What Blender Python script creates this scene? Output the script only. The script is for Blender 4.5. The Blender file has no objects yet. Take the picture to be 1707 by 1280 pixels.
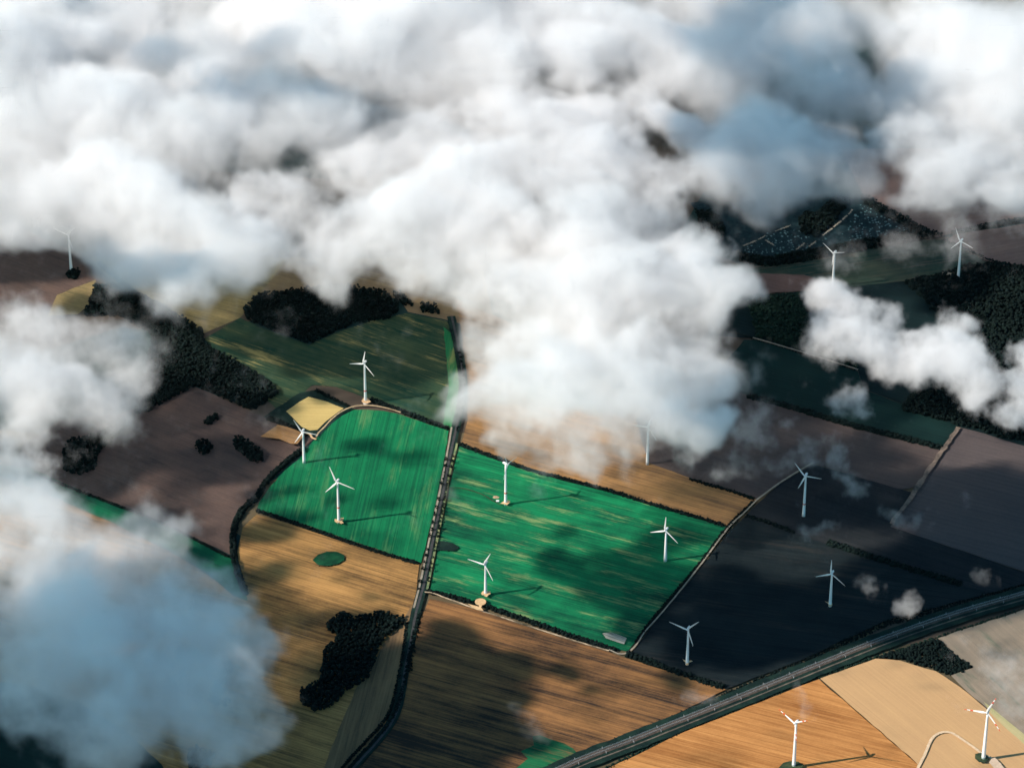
import bpy, bmesh, math, random
import numpy as np
from mathutils import Vector, Matrix

SC = bpy.context.scene
COL = SC.collection
rad = math.radians
random.seed(7)

# ------------------------------------------------------------------ camera
PITCH = rad(37.0)                 # looking down from an aeroplane
CAM_Z = 4780.0
CAM_Y = -CAM_Z / math.tan(PITCH)
FPX = 6756.0                      # focal length in pixels of a 1707 px wide frame
cam = bpy.data.cameras.new('camera')
cam.sensor_fit = 'HORIZONTAL'
cam.sensor_width = 36.0
cam.lens = 36.0 * FPX / 1707.0
cam.clip_start = 10.0
cam.clip_end = 120000.0
cam_o = bpy.data.objects.new('camera', cam)
COL.objects.link(cam_o)
cam_o.location = (0, CAM_Y, CAM_Z)
cam_o.rotation_euler = (rad(90) - PITCH, 0, 0)
SC.camera = cam_o

# ------------------------------------------------------------------ light
SUN_EL = 36.7                     # degrees above the horizon
SUN_AZ = 12.5                     # sun stands to the west (-X), this many degrees towards the camera
sd = Vector((-math.cos(rad(SUN_AZ)) * math.cos(rad(SUN_EL)),
             -math.sin(rad(SUN_AZ)) * math.cos(rad(SUN_EL)),
             math.sin(rad(SUN_EL))))           # direction towards the sun
sun = bpy.data.lights.new('sun', 'SUN')
sun.energy = 5.0
sun.angle = rad(0.5)
sun.color = (1.0, 0.885, 0.775)
sun_o = bpy.data.objects.new('sun', sun)
COL.objects.link(sun_o)
sun_o.location = (-3000, -800, 3000)
sun_o.rotation_euler = (-sd).to_track_quat('-Z', 'Y').to_euler()

world = bpy.data.worlds.new('World')
SC.world = world
world.use_nodes = True
wn = world.node_tree
wn.nodes.clear()
w_out = wn.nodes.new('ShaderNodeOutputWorld')
w_bg = wn.nodes.new('ShaderNodeBackground')
w_sky = wn.nodes.new('ShaderNodeTexSky')
w_sky.sky_type = 'NISHITA'
w_sky.sun_disc = False
w_sky.sun_elevation = rad(SUN_EL)
w_sky.sun_rotation = math.atan2(sd.x, sd.y)
w_sky.altitude = 1000
w_sky.ozone_density = 1.0
w_bg.inputs['Strength'].default_value = 0.1
w_tint = wn.nodes.new('ShaderNodeVectorMath')      # the photograph's cool, teal skylight
w_tint.operation = 'MULTIPLY'
w_tint.inputs[1].default_value = (0.54, 0.98, 1.0)
wn.links.new(w_sky.outputs[0], w_tint.inputs[0])
wn.links.new(w_tint.outputs[0], w_bg.inputs['Color'])
wn.links.new(w_bg.outputs[0], w_out.inputs['Surface'])

SC.view_settings.view_transform = 'Standard'
SC.view_settings.look = 'None'
SC.view_settings.gamma = 1.0
SC.view_settings.use_curve_mapping = False
SC.view_settings.exposure = 0.5

SC.render.engine = 'CYCLES'
SC.cycles.use_denoising = True
try:
    SC.cycles.denoiser = 'OPENIMAGEDENOISE'
except Exception:
    pass
SC.cycles.max_bounces = 16
SC.cycles.diffuse_bounces = 2
SC.cycles.volume_bounces = 8
SC.cycles.transparent_max_bounces = 96
SC.cycles.filter_width = 1.6
SC.cycles.volume_step_rate = 4.5
SC.cycles.volume_max_steps = 512
SC.cycles.use_adaptive_sampling = True
SC.cycles.adaptive_threshold = 0.03

# ------------------------------------------------------------------ pixel of the photograph -> point of the country
_F = Vector((0, math.cos(PITCH), -math.sin(PITCH)))
_U = Vector((0, math.sin(PITCH), math.cos(PITCH)))
_C = Vector((0, CAM_Y, CAM_Z))


def at(u, v, z=0.0):
    r = _F + Vector((1, 0, 0)) * ((u - 853.5) / FPX) - _U * ((v - 640.0) / FPX)
    return _C + r * ((z - CAM_Z) / r.z)


def mpp(u, v, z=0.0):             # metres per photograph pixel at that place
    return (at(u, v, z) - _C).dot(_F) / FPX


def tag(o, label=None, cat=None, group=None, kind=None):
    if label:
        o['label'] = label
    if cat:
        o['category'] = cat
    if group:
        o['group'] = group
    if kind:
        o['kind'] = kind
    return o


def obj(name, data, mat=None, parent=None, loc=None):
    o = bpy.data.objects.new(name, data)
    COL.objects.link(o)
    if mat is not None and not data.materials:
        data.materials.append(mat)
    if parent is not None:
        o.parent = parent
    if loc is not None:
        o.location = loc
    return o


# ------------------------------------------------------------------ materials
def nodes_of(name):
    m = bpy.data.materials.new(name)
    m.use_nodes = True
    nt = m.node_tree
    nt.nodes.clear()
    return m, nt


class NT:
    """small helper to wire nodes"""

    def __init__(self, nt):
        self.nt = nt

    def n(self, t, **kw):
        nd = self.nt.nodes.new(t)
        for k, v in kw.items():
            setattr(nd, k, v)
        return nd

    def put(self, sock, v):
        if hasattr(v, 'is_output'):
            self.nt.links.new(v, sock)
        else:
            sock.default_value = v

    def math(self, op, a, b=None, c=None, clamp=False):
        nd = self.n('ShaderNodeMath', operation=op, use_clamp=clamp)
        for i, x in enumerate((a, b, c)):
            if x is not None:
                self.put(nd.inputs[i], x)
        return nd.outputs[0]

    def vec(self, op, a, b=None):
        nd = self.n('ShaderNodeVectorMath', operation=op)
        self.put(nd.inputs[0], a)
        if b is not None:
            self.put(nd.inputs[1], b)
        return nd.outputs['Value'] if op in ('DOT_PRODUCT', 'LENGTH', 'DISTANCE') else nd.outputs[0]

    def noise(self, v, scale, detail=4.0, rough=0.55, lac=2.0, dist=0.0):
        nd = self.n('ShaderNodeTexNoise')
        self.put(nd.inputs['Vector'], v)
        nd.inputs['Scale'].default_value = scale
        nd.inputs['Detail'].default_value = detail
        nd.inputs['Roughness'].default_value = rough
        nd.inputs['Lacunarity'].default_value = lac
        nd.inputs['Distortion'].default_value = dist
        return nd.outputs[0]

    def mix(self, f, a, b):
        nd = self.n('ShaderNodeMix', data_type='RGBA')
        self.put(nd.inputs['Factor'], f)
        for s, x in ((nd.inputs[6], a), (nd.inputs[7], b)):
            if hasattr(x, 'is_output'):
                self.nt.links.new(x, s)
            else:
                s.default_value = (*x, 1.0) if len(x) == 3 else x
        return nd.outputs[2]

    def step(self, x, a, b):
        nd = self.n('ShaderNodeMapRange', interpolation_type='SMOOTHSTEP')
        self.put(nd.inputs[0], x)
        nd.inputs[1].default_value = a
        nd.inputs[2].default_value = b
        return nd.outputs[0]

    def finish(self, col, rough=0.9, bump=None):
        out = self.n('ShaderNodeOutputMaterial')
        p = self.n('ShaderNodeBsdfPrincipled')
        self.put(p.inputs['Base Color'], col if hasattr(col, 'is_output') else (*col, 1.0))
        self.put(p.inputs['Roughness'], rough)
        p.inputs['Specular IOR Level'].default_value = 0.15
        self.nt.links.new(p.outputs[0], out.inputs['Surface'])
        return p


def mat_field(name, base, alt, rows, spacing=None, streak=0.6, patch=0.5, tram=0.0, third=None, seed=0.0, grain=0.35, rowc=1.1, thirdf=0.8):
    """farmland: colour varies along the working direction (rows = two photo points), in patches and with wheel tracks"""
    m, nt = nodes_of(name)
    T = NT(nt)
    d = at(*rows[1]) - at(*rows[0])
    ang = math.atan2(d.y, d.x)
    geo = T.n('ShaderNodeNewGeometry')
    mp = T.n('ShaderNodeMapping')
    mp.inputs['Rotation'].default_value = (0, 0, -ang)
    mp.inputs['Location'].default_value = (seed * 371.0, seed * 193.0, seed)
    nt.links.new(geo.outputs['Position'], mp.inputs[0])
    v = mp.outputs[0]
    stre = T.vec('MULTIPLY', v, (0.010, 0.11, 1.0))
    s1 = T.noise(stre, 1.0, 5.0, 0.62)
    stre2 = T.vec('MULTIPLY', v, (0.0022, 0.022, 1.0))
    s2 = T.noise(stre2, 1.0, 4.0, 0.55)
    pt = T.noise(v, 0.006, 5.0, 0.6)
    fine = T.noise(v, 0.22, 4.0, 0.75)
    row = T.noise(T.vec('MULTIPLY', v, (0.0035, 0.34, 1.0)), 1.0, 2.0, 0.5)
    lump = T.noise(T.vec('ADD', v, (431.0, 77.0, 0)), 0.016, 5.0, 0.7)
    f = T.math('ADD', T.math('MULTIPLY', T.math('SUBTRACT', s1, 0.5), streak * 1.6),
               T.math('MULTIPLY', T.math('SUBTRACT', s2, 0.5), streak * 1.6))
    f = T.math('ADD', f, T.math('MULTIPLY', T.math('SUBTRACT', pt, 0.5), patch * 2.0))
    f = T.math('ADD', f, T.math('MULTIPLY', T.math('SUBTRACT', fine, 0.5), grain * 1.5))
    f = T.math('ADD', f, T.math('MULTIPLY', T.math('SUBTRACT', row, 0.5), rowc))
    f = T.math('ADD', f, T.math('MULTIPLY', T.math('SUBTRACT', lump, 0.5), patch * 1.2))
    f = T.math('ADD', f, 0.5, clamp=True)
    col = T.mix(f, base, alt)
    if third is not None:
        p3 = T.noise(T.vec('MULTIPLY', v, (0.007, 0.035, 1.0)), 1.0, 6.0, 0.72)
        p3 = T.math('ADD', p3, T.math('MULTIPLY', T.math('SUBTRACT', row, 0.5), 0.3))
        col = T.mix(T.math('MULTIPLY', T.step(p3, 0.52, 0.74), thirdf), col, third)
    if tram > 0.0:
        sx = T.n('ShaderNodeSeparateXYZ')
        nt.links.new(v, sx.inputs[0])
        y = T.math('FRACT', T.math('DIVIDE', sx.outputs[1], spacing))
        line = T.step(T.math('ABSOLUTE', T.math('SUBTRACT', y, 0.5)), 0.42, 0.5)
        col = T.mix(T.math('MULTIPLY', line, tram), col, tuple(c * 0.3 for c in base))
    T.finish(col)
    return m


def mat_plain(name, a, b, scale=0.05, rough=0.9, detail=5.0):
    m, nt = nodes_of(name)
    T = NT(nt)
    geo = T.n('ShaderNodeNewGeometry')
    f = T.step(T.noise(geo.outputs['Position'], scale, detail, 0.65), 0.3, 0.7)
    T.finish(T.mix(f, a, b), rough)
    return m


def mat_leaf(name, a, b):
    m, nt = nodes_of(name)
    T = NT(nt)
    geo = T.n('ShaderNodeNewGeometry')
    f = T.step(T.noise(geo.outputs['Position'], 0.15, 4.0, 0.7), 0.3, 0.7)
    T.finish(T.mix(f, a, b), 0.95)
    return m


# ------------------------------------------------------------------ flat ground pieces
LAYER = [0.0]


def dense(pts, closed, step, jit, rng):
    out = []
    n = len(pts)
    for i in range(n if closed else n - 1):
        a, b = pts[i], pts[(i + 1) % n]
        k = max(1, int((b - a).length / step))
        nrm = Vector((-(b - a).y, (b - a).x, 0)).normalized()
        for j in range(k):
            t = j / k
            q = a.lerp(b, t)
            if j:
                q = q + nrm * rng.uniform(-jit, jit)
            out.append(q)
    if not closed:
        out.append(pts[-1])
    return out


def sheet(name, px, mat, label, step=18.0, jit=1.2, kind='structure'):
    LAYER[0] += 0.12
    rng = random.Random(len(px) * 31 + int(px[0][0]))
    pts = dense([at(*p) for p in px], True, step, jit, rng)
    bm = bmesh.new()
    f = bm.faces.new([bm.verts.new((p.x, p.y, LAYER[0])) for p in pts])
    f.normal_update()
    if f.normal.z < 0:
        f.normal_flip()
    bmesh.ops.triangulate(bm, faces=bm.faces[:])
    me = bpy.data.meshes.new(name)
    bm.to_mesh(me)
    bm.free()
    return tag(obj(name, me, mat), label, None, None, kind)


def smooth_line(px, n=8):
    """Catmull-Rom through photo points, as ground points"""
    P = [at(*p) for p in px]
    P = [P[0] * 2 - P[1]] + P + [P[-1] * 2 - P[-2]]
    out = []
    for i in range(1, len(P) - 2):
        for j in range(n):
            t = j / n
            a, b, c, d = P[i - 1], P[i], P[i + 1], P[i + 2]
            out.append(0.5 * ((2 * b) + (c - a) * t + (2 * a - 5 * b + 4 * c - d) * t * t + (3 * b - a - 3 * c + d) * t ** 3))
    out.append(P[-2])
    return out


def strip(name, px, width, mat, label, kind='structure', off=0.0, jit=0.3):
    LAYER[0] += 0.12
    rng = random.Random(int(px[0][0] * 7 + width * 10))
    L = smooth_line(px)
    bm = bmesh.new()
    prev = None
    for i, p in enumerate(L):
        d = (L[min(i + 1, len(L) - 1)] - L[max(i - 1, 0)]).normalized()
        nrm = Vector((-d.y, d.x, 0))
        w = width * 0.5
        a = bm.verts.new((*(p + nrm * (off + w + rng.uniform(-jit, jit))).xy, LAYER[0]))
        b = bm.verts.new((*(p + nrm * (off - w + rng.uniform(-jit, jit))).xy, LAYER[0]))
        if prev:
            bm.faces.new((prev[0], prev[1], b, a))
        prev = (a, b)
    bmesh.ops.recalc_face_normals(bm, faces=bm.faces[:])
    me = bpy.data.meshes.new(name)
    bm.to_mesh(me)
    bm.free()
    return tag(obj(name, me, mat), label, None, None, kind)


# ------------------------------------------------------------------ ground and fields
ROWS_A = ((700, 990), (1030, 1080))        # most fields are worked along this direction
ROWS_ROAD = ((752, 760), (718, 920))       # the left green field is drilled along the road
ROWS_R = ((1400, 705), (1570, 750))

M = {}
m, nt = nodes_of('soil')
T = NT(nt)
geo = T.n('ShaderNodeNewGeometry')
vo = T.n('ShaderNodeTexVoronoi')
T.put(vo.inputs['Vector'], T.vec('MULTIPLY', geo.outputs['Position'], (0.0022, 0.0035, 0.0)))
vo.inputs['Scale'].default_value = 1.0
sx = T.n('ShaderNodeSeparateColor')
nt.links.new(vo.outputs['Color'], sx.inputs[0])
c = T.mix(T.step(sx.outputs[0], 0.3, 0.32), (0.008, 0.035, 0.035), (0.09, 0.062, 0.045))
c = T.mix(T.step(sx.outputs[1], 0.7, 0.72), c, (0.13, 0.095, 0.05))
c = T.mix(T.math('MULTIPLY', T.noise(geo.outputs['Position'], 0.03, 6.0, 0.7), 0.5), c, (0.03, 0.045, 0.04))
T.finish(c)
M['soil'] = m

bm = bmesh.new()
bmesh.ops.create_grid(bm, x_segments=8, y_segments=8, size=30000)
me = bpy.data.meshes.new('ground')
bm.to_mesh(me)
bm.free()
tag(obj('ground', me, M['soil']), 'wide flat farmland reaching to the horizon beneath the clouds', None, None, 'structure')

GREEN_L = mat_field('crop_green', (0.001, 0.070, 0.032), (0.004, 0.19, 0.070), ROWS_ROAD, spacing=15.5, streak=0.4, patch=0.5, tram=0.45, third=(0.11, 0.23, 0.09), seed=1, thirdf=0.6)
GREEN_R = mat_field('crop_green_streaked', (0.001, 0.05, 0.027), (0.005, 0.20, 0.075), ROWS_A, spacing=22, streak=0.7, patch=0.75, tram=0.25, third=(0.24, 0.30, 0.12), seed=2, thirdf=0.85)
STUBBLE = mat_field('stubble', (0.085, 0.05, 0.022), (0.43, 0.235, 0.08), ((410, 1000), (690, 1085)), spacing=12, streak=0.9, patch=0.6, tram=0.3, seed=3)
STUBBLE_ORANGE = mat_field('stubble_orange', (0.25, 0.098, 0.028), (0.55, 0.26, 0.085), ((1160, 1225), (1360, 1275)), spacing=16, streak=0.8, patch=0.3, tram=0.35, seed=4)
SAND = mat_field('pale_sandy_field', (0.41, 0.25, 0.125), (0.52, 0.325, 0.155), ((1370, 1140), (1530, 1270)), streak=0.25, patch=0.35, seed=5, grain=0.5)
BROWN_STREAK = mat_field('brown_stubble', (0.030, 0.022, 0.017), (0.29, 0.14, 0.052), ROWS_A, spacing=20, streak=1.0, patch=0.6, tram=0.25, seed=6)
PLOUGH_BROWN = mat_field('ploughed_brown', (0.055, 0.042, 0.040), (0.125, 0.082, 0.066), ((400, 860), (250, 800)), streak=0.35, patch=0.5, third=(0.04, 0.032, 0.032), seed=7, grain=0.6)
PLOUGH_PURPLE = mat_field('ploughed_mauve', (0.050, 0.041, 0.041), (0.095, 0.072, 0.064), ROWS_R, spacing=14, streak=0.5, patch=0.4, tram=0.2, seed=8, grain=0.5)
PLOUGH_SHADED = mat_field('ploughed_shaded', (0.0025, 0.008, 0.011), (0.012, 0.019, 0.021), ((1120, 1000), (1400, 1040)), spacing=14, streak=0.8, patch=0.8, tram=0.15, third=(0.034, 0.030, 0.026), seed=9, grain=0.7, thirdf=0.7, rowc=1.7)  # cloud shade is put into this near-black teal base colour
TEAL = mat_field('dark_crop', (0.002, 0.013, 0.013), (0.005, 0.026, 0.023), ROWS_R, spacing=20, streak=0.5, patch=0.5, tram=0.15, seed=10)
OLIVE = mat_field('olive_grass', (0.004, 0.036, 0.024), (0.045, 0.07, 0.034), ((360, 570), (620, 660)), streak=0.9, patch=0.7, third=(0.34, 0.27, 0.10), seed=11)
STRAW = mat_field('straw', (0.36, 0.27, 0.10), (0.54, 0.41, 0.16), ((500, 690), (590, 690)), streak=0.5, patch=0.4, seed=12)
ORANGE_TAN = mat_field('tan_stubble', (0.11, 0.066, 0.036), (0.33, 0.18, 0.07), ((940, 780), (1220, 860)), spacing=18, streak=0.9, patch=0.6, tram=0.2, seed=13)
GREY_FIELD = mat_field('grey_fallow', (0.17, 0.145, 0.11), (0.28, 0.22, 0.16), ((1600, 1060), (1700, 1150)), streak=0.7, patch=0.6, third=(0.05, 0.10, 0.07), seed=14)
VERGE = mat_plain('verge', (0.012, 0.035, 0.022), (0.06, 0.075, 0.035), 0.06)
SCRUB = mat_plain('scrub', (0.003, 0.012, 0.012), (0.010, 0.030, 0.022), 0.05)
TOWNGR = mat_plain('orchard_floor', (0.003, 0.013, 0.018), (0.012, 0.034, 0.040), 0.12)
TRACK = mat_plain('sandy_track', (0.50, 0.37, 0.24), (0.66, 0.50, 0.33), 0.2)
TRACK_DIM = mat_plain('gravel_track', (0.20, 0.18, 0.14), (0.32, 0.28, 0.22), 0.15)
ASPHALT = mat_plain('asphalt', (0.035, 0.037, 0.04), (0.06, 0.06, 0.062), 0.2)
BALLAST = mat_plain('ballast', (0.05, 0.042, 0.036), (0.10, 0.08, 0.065), 0.12)
EARTH = mat_plain('bare_earth', (0.52, 0.33, 0.17), (0.66, 0.45, 0.25), 0.25)

# far fields first
sheet('field', [(-200, 330), (60, 395), (130, 420), (170, 460), (150, 480), (90, 520), (-200, 560)], PLOUGH_BROWN, 'brown field under the left edge of the cloud')
sheet('field', [(95, 492), (160, 466), (158, 500), (130, 524), (80, 526)], mat_field('dim_straw', (0.12, 0.10, 0.05), (0.30, 0.22, 0.10), ROWS_A, streak=0.8, patch=0.9, seed=45), 'pale straw coloured field beside the long dark wood')
sheet('field', [(150, 430), (300, 420), (480, 430), (430, 500), (400, 530), (340, 556), (275, 517), (232, 500), (190, 470)], mat_field('far_straw', (0.10, 0.085, 0.045), (0.32, 0.24, 0.10), ROWS_A, streak=0.8, patch=0.8, seed=31), 'olive and straw field behind the long dark wood')
sheet('field', [(480, 430), (800, 430), (830, 560), (750, 535), (680, 520), (668, 500), (560, 478), (430, 495)], mat_field('far_brown', (0.12, 0.09, 0.06), (0.26, 0.18, 0.09), ROWS_A, streak=0.6, patch=0.8, seed=32), 'brown field half hidden under the large cloud')
sheet('field', [(340, 565), (400, 530), (430, 545), (515, 575), (560, 555), (620, 535), (680, 522), (748, 537), (757, 560), (763, 600), (767, 640), (764, 680), (751, 716), (700, 694), (640, 670), (600, 660), (560, 645), (520, 642), (470, 690), (380, 610)], OLIVE, 'olive green field with straw coloured streaks')
sheet('field_edge', [(739, 545), (757, 560), (763, 600), (767, 640), (764, 680), (751, 716), (738, 710), (748, 650), (745, 600)], mat_field('grass_strip', (0.004, 0.13, 0.05), (0.03, 0.18, 0.06), ROWS_ROAD, streak=0.4, patch=0.6, third=(0.25, 0.26, 0.09), seed=33), 'green grass strip along the upper road')
sheet('field', [(440, 695), (500, 655), (528, 650), (590, 682), (560, 696), (530, 722), (512, 722), (480, 712)], SCRUB, 'dark rough grass round the small straw field')
sheet('field', [(477, 686), (498, 671), (514, 662), (545, 670), (573, 681), (560, 690), (543, 703), (529, 717), (516, 718), (503, 712)], STRAW, 'small straw coloured field beside the curved track')
sheet('field', [(325, 645), (350, 655), (420, 688), (490, 715), (522, 733), (500, 755), (470, 785), (445, 805), (425, 835), (400, 860), (388, 890), (384, 925), (370, 918), (330, 900), (270, 870), (200, 845), (140, 820), (80, 795), (20, 780), (40, 740), (100, 700), (200, 690), (250, 670)], PLOUGH_BROWN, 'large brown ploughed field with three dark copses')
sheet('field', [(384, 930), (392, 950), (410, 985), (413, 1003), (390, 992), (345, 955), (280, 917), (200, 877), (60, 815), (-60, 770), (50, 780), (140, 821), (270, 871), (330, 902)], mat_field('strip_green', (0.002, 0.05, 0.03), (0.004, 0.13, 0.055), ((60, 790), (380, 930)), streak=0.5, patch=0.5, seed=34), 'narrow green field running below the brown ploughed field')
sheet('field', [(413, 1002), (388, 993), (345, 957), (280, 919), (200, 879), (60, 817), (-150, 740), (-400, 1400), (560, 1400), (590, 1290), (640, 1210), (660, 1165), (676, 1100), (684, 1050), (692, 1000), (699, 942), (640, 925), (560, 900), (480, 873), (428, 858), (405, 880), (396, 920), (402, 960)], STUBBLE, 'golden stubble field round the large dark wood')
sheet('field', [(-400, 1120), (40, 1140), (130, 1170), (205, 1215), (270, 1275), (300, 1330), (290, 1400), (-400, 1400)], TEAL, 'dark green sheet laid in the lower left corner as shade under the cloud')  # dark sheet over the stubble, standing in for deep cloud shade
sheet('field', [(690, 1005), (684, 1050), (676, 1100), (660, 1165), (640, 1210), (590, 1290), (560, 1400), (500, 1400), (555, 1240), (592, 1150), (620, 1110), (640, 1072), (668, 1040)], mat_field('strip_stubble', (0.07, 0.05, 0.03), (0.22, 0.14, 0.07), ((668, 1100), (640, 1210)), streak=0.9, patch=0.3, seed=35), 'narrow stubble strip between wood and road')
sheet('field', [(590, 684), (612, 684), (640, 686), (665, 691), (700, 703), (748, 719), (742, 760), (726, 850), (712, 900), (702, 939), (640, 920), (560, 893), (480, 866), (428, 851), (432, 838), (450, 812), (475, 785), (500, 765), (520, 738), (535, 725), (552, 708), (570, 694)], GREEN_L, 'bright green field with wheel tracks left of the tree lined road')
sheet('field', [(764, 744), (800, 757), (860, 780), (930, 800), (1010, 820), (1100, 848), (1170, 868), (1212, 880), (1165, 945), (1110, 1010), (1075, 1050), (1055, 1075), (1046, 1087), (1030, 1083), (960, 1062), (880, 1036), (830, 1018), (780, 1003), (716, 987), (728, 920), (740, 860), (752, 800)], GREEN_R, 'large bright green field right of the tree lined road')
sheet('field', [(768, 742), (780, 700), (779, 640), (770, 560), (760, 500), (900, 560), (1100, 700), (1180, 760), (1262, 836), (1213, 877), (1170, 864), (1100, 843), (1010, 815), (930, 794), (860, 775), (800, 753)], ORANGE_TAN, 'orange tan stubble field beyond the large green field')
sheet('field', [(1150, 798), (1080, 772), (1060, 700), (1150, 620), (1250, 662), (1330, 683), (1410, 708), (1575, 750), (1600, 714), (1640, 722), (1530, 812), (1500, 818), (1392, 784), (1356, 774), (1300, 806), (1262, 834)], PLOUGH_PURPLE, 'mauve brown ploughed field beside the large cloud')
sheet('field', [(1598, 714), (1640, 722), (1760, 755), (1760, 970), (1707, 954), (1484, 879), (1530, 812)], mat_field('ploughed_grey', (0.055, 0.048, 0.050), (0.10, 0.080, 0.076), ((1540, 850), (1700, 890)), spacing=12, streak=0.4, patch=0.3, tram=0.3, seed=36, grain=0.6), 'mauve grey ploughed field at the right with fine furrows')
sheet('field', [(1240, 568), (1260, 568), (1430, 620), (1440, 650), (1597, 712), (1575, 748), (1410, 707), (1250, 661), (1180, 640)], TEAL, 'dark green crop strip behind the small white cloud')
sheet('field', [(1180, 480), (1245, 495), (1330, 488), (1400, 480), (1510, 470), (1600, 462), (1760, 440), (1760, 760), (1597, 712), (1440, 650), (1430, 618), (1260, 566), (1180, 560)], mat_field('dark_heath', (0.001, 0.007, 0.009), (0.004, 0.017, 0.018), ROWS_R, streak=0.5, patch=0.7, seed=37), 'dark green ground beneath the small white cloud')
sheet('field', [(1190, 440), (1270, 445), (1430, 420), (1540, 402), (1590, 400), (1645, 440), (1570, 456), (1510, 470), (1400, 481), (1300, 488), (1200, 480)], mat_field('meadow', (0.007, 0.034, 0.027), (0.045, 0.055, 0.038), ((1300, 460), (1560, 420)), streak=0.7, patch=0.7, third=(0.11, 0.08, 0.065), seed=38), 'dim green meadow in front of the plantation')
sheet('field', [(1190, 480), (1250, 492), (1330, 487), (1400, 480), (1340, 460), (1210, 455)], mat_field('pink_soil', (0.08, 0.05, 0.045), (0.15, 0.095, 0.08), ROWS_R, streak=0.5, patch=0.7, seed=39), 'reddish bare soil patch beside the large cloud')
sheet('field', [(1150, 340), (1260, 325), (1430, 325), (1545, 394), (1430, 415), (1280, 441), (1230, 432), (1190, 400)], TOWNGR, 'dark plantation ground with pale broken tracks')
sheet('field', [(1400, 250), (1760, 250), (1760, 365), (1690, 374), (1590, 390), (1560, 398), (1440, 330)], mat_field('pink_fallow', (0.13, 0.085, 0.075), (0.22, 0.145, 0.12), ((1500, 340), (1700, 330)), streak=0.7, patch=0.7, seed=40), 'reddish brown field beyond the plantation')
sheet('field', [(1592, 393), (1690, 378), (1760, 368), (1760, 450), (1690, 446), (1645, 437), (1575, 404)], mat_field('pink_fallow_near', (0.13, 0.085, 0.075), (0.24, 0.155, 0.125), ((1600, 430), (1700, 410)), streak=0.8, patch=0.7, seed=41), 'reddish brown field behind the far turbine')
sheet('field', [(1262, 842), (1300, 808), (1356, 776), (1392, 786), (1520, 823), (1484, 880), (1707, 956), (1760, 970), (1707, 975), (1473, 1037), (1338, 1101), (1210, 1150), (1130, 1122), (1048, 1092), (1068, 1070), (1110, 1016), (1165, 952), (1217, 886)], PLOUGH_SHADED, 'dark ploughed field with three turbines')
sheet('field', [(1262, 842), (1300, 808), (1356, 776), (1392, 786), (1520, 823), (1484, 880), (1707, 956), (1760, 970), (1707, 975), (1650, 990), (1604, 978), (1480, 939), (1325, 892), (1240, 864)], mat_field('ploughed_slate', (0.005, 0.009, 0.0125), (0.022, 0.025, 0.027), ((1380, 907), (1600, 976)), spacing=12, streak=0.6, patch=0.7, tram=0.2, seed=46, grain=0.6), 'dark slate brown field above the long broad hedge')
sheet('field', [(716, 1000), (780, 1013), (880, 1047), (1030, 1094), (1130, 1126), (1210, 1151), (1138, 1187), (970, 1257), (905, 1281), (700, 1420), (520, 1420), (595, 1290), (650, 1215), (668, 1165), (690, 1080), (702, 1030)], BROWN_STREAK, 'streaked brown stubble field between road and railway')
sheet('field', [(888, 1229), (900, 1227), (918, 1234), (941, 1241), (955, 1249), (962, 1257), (940, 1267), (925, 1276), (896, 1288), (870, 1296), (858, 1284), (880, 1266), (868, 1254), (890, 1244)], mat_field('green_corner', (0.003, 0.05, 0.025), (0.01, 0.13, 0.05), ROWS_A, streak=1.0, patch=0.7, third=(0.16, 0.09, 0.04), seed=42), 'small green corner of the streaked brown field')
sheet('field', [(1017, 1281), (1140, 1222), (1365, 1134), (1525, 1272), (1640, 1400), (760, 1400)], STUBBLE_ORANGE, 'orange striped stubble field below the railway')
sheet('field', [(1367, 1133), (1459, 1100), (1500, 1103), (1560, 1121), (1600, 1147), (1707, 1236), (1760, 1290), (1760, 1400), (1640, 1400), (1525, 1271)], SAND, 'smooth pale sandy field with a curved track')
sheet('field', [(1563, 1066), (1707, 1018), (1800, 990), (1800, 1310), (1707, 1234), (1612, 1155), (1585, 1128), (1623, 1115), (1597, 1098)], GREY_FIELD, 'grey fallow field under thin veils of cloud')
sheet('field_edge', [(1640, 1172), (1707, 1226), (1760, 1272), (1760, 1296), (1707, 1243), (1650, 1190)], mat_field('grass_edge', (0.30, 0.30, 0.13), (0.50, 0.40, 0.22), ((1640, 1172), (1707, 1226)), streak=0.5, patch=0.5, seed=43), 'pale grass edge of the sandy field')
sheet('field_edge', [(1004, 1058), (1010, 1066), (1040, 1076), (1045, 1066), (1030, 1060), (1018, 1056)], mat_field('pale_silage', (0.10, 0.12, 0.09), (0.55, 0.50, 0.40), ((1004, 1060), (1042, 1074)), streak=2.2, patch=0.3, seed=44), 'pale striped patch in the corner of the large green field')
sheet('hollow', [(521, 936), (530, 927), (545, 922), (562, 922), (574, 928), (574, 936), (562, 943), (545, 946), (530, 944)], mat_plain('wet_grass', (0.002, 0.03, 0.016), (0.008, 0.085, 0.035), 0.06), 'oval green hollow in the golden stubble')
sheet('hollow', [(722, 906), (740, 904), (756, 908), (766, 915), (758, 921), (740, 920), (720, 919)], SCRUB, 'dark grassy tongue beside the road in the green field')

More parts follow.
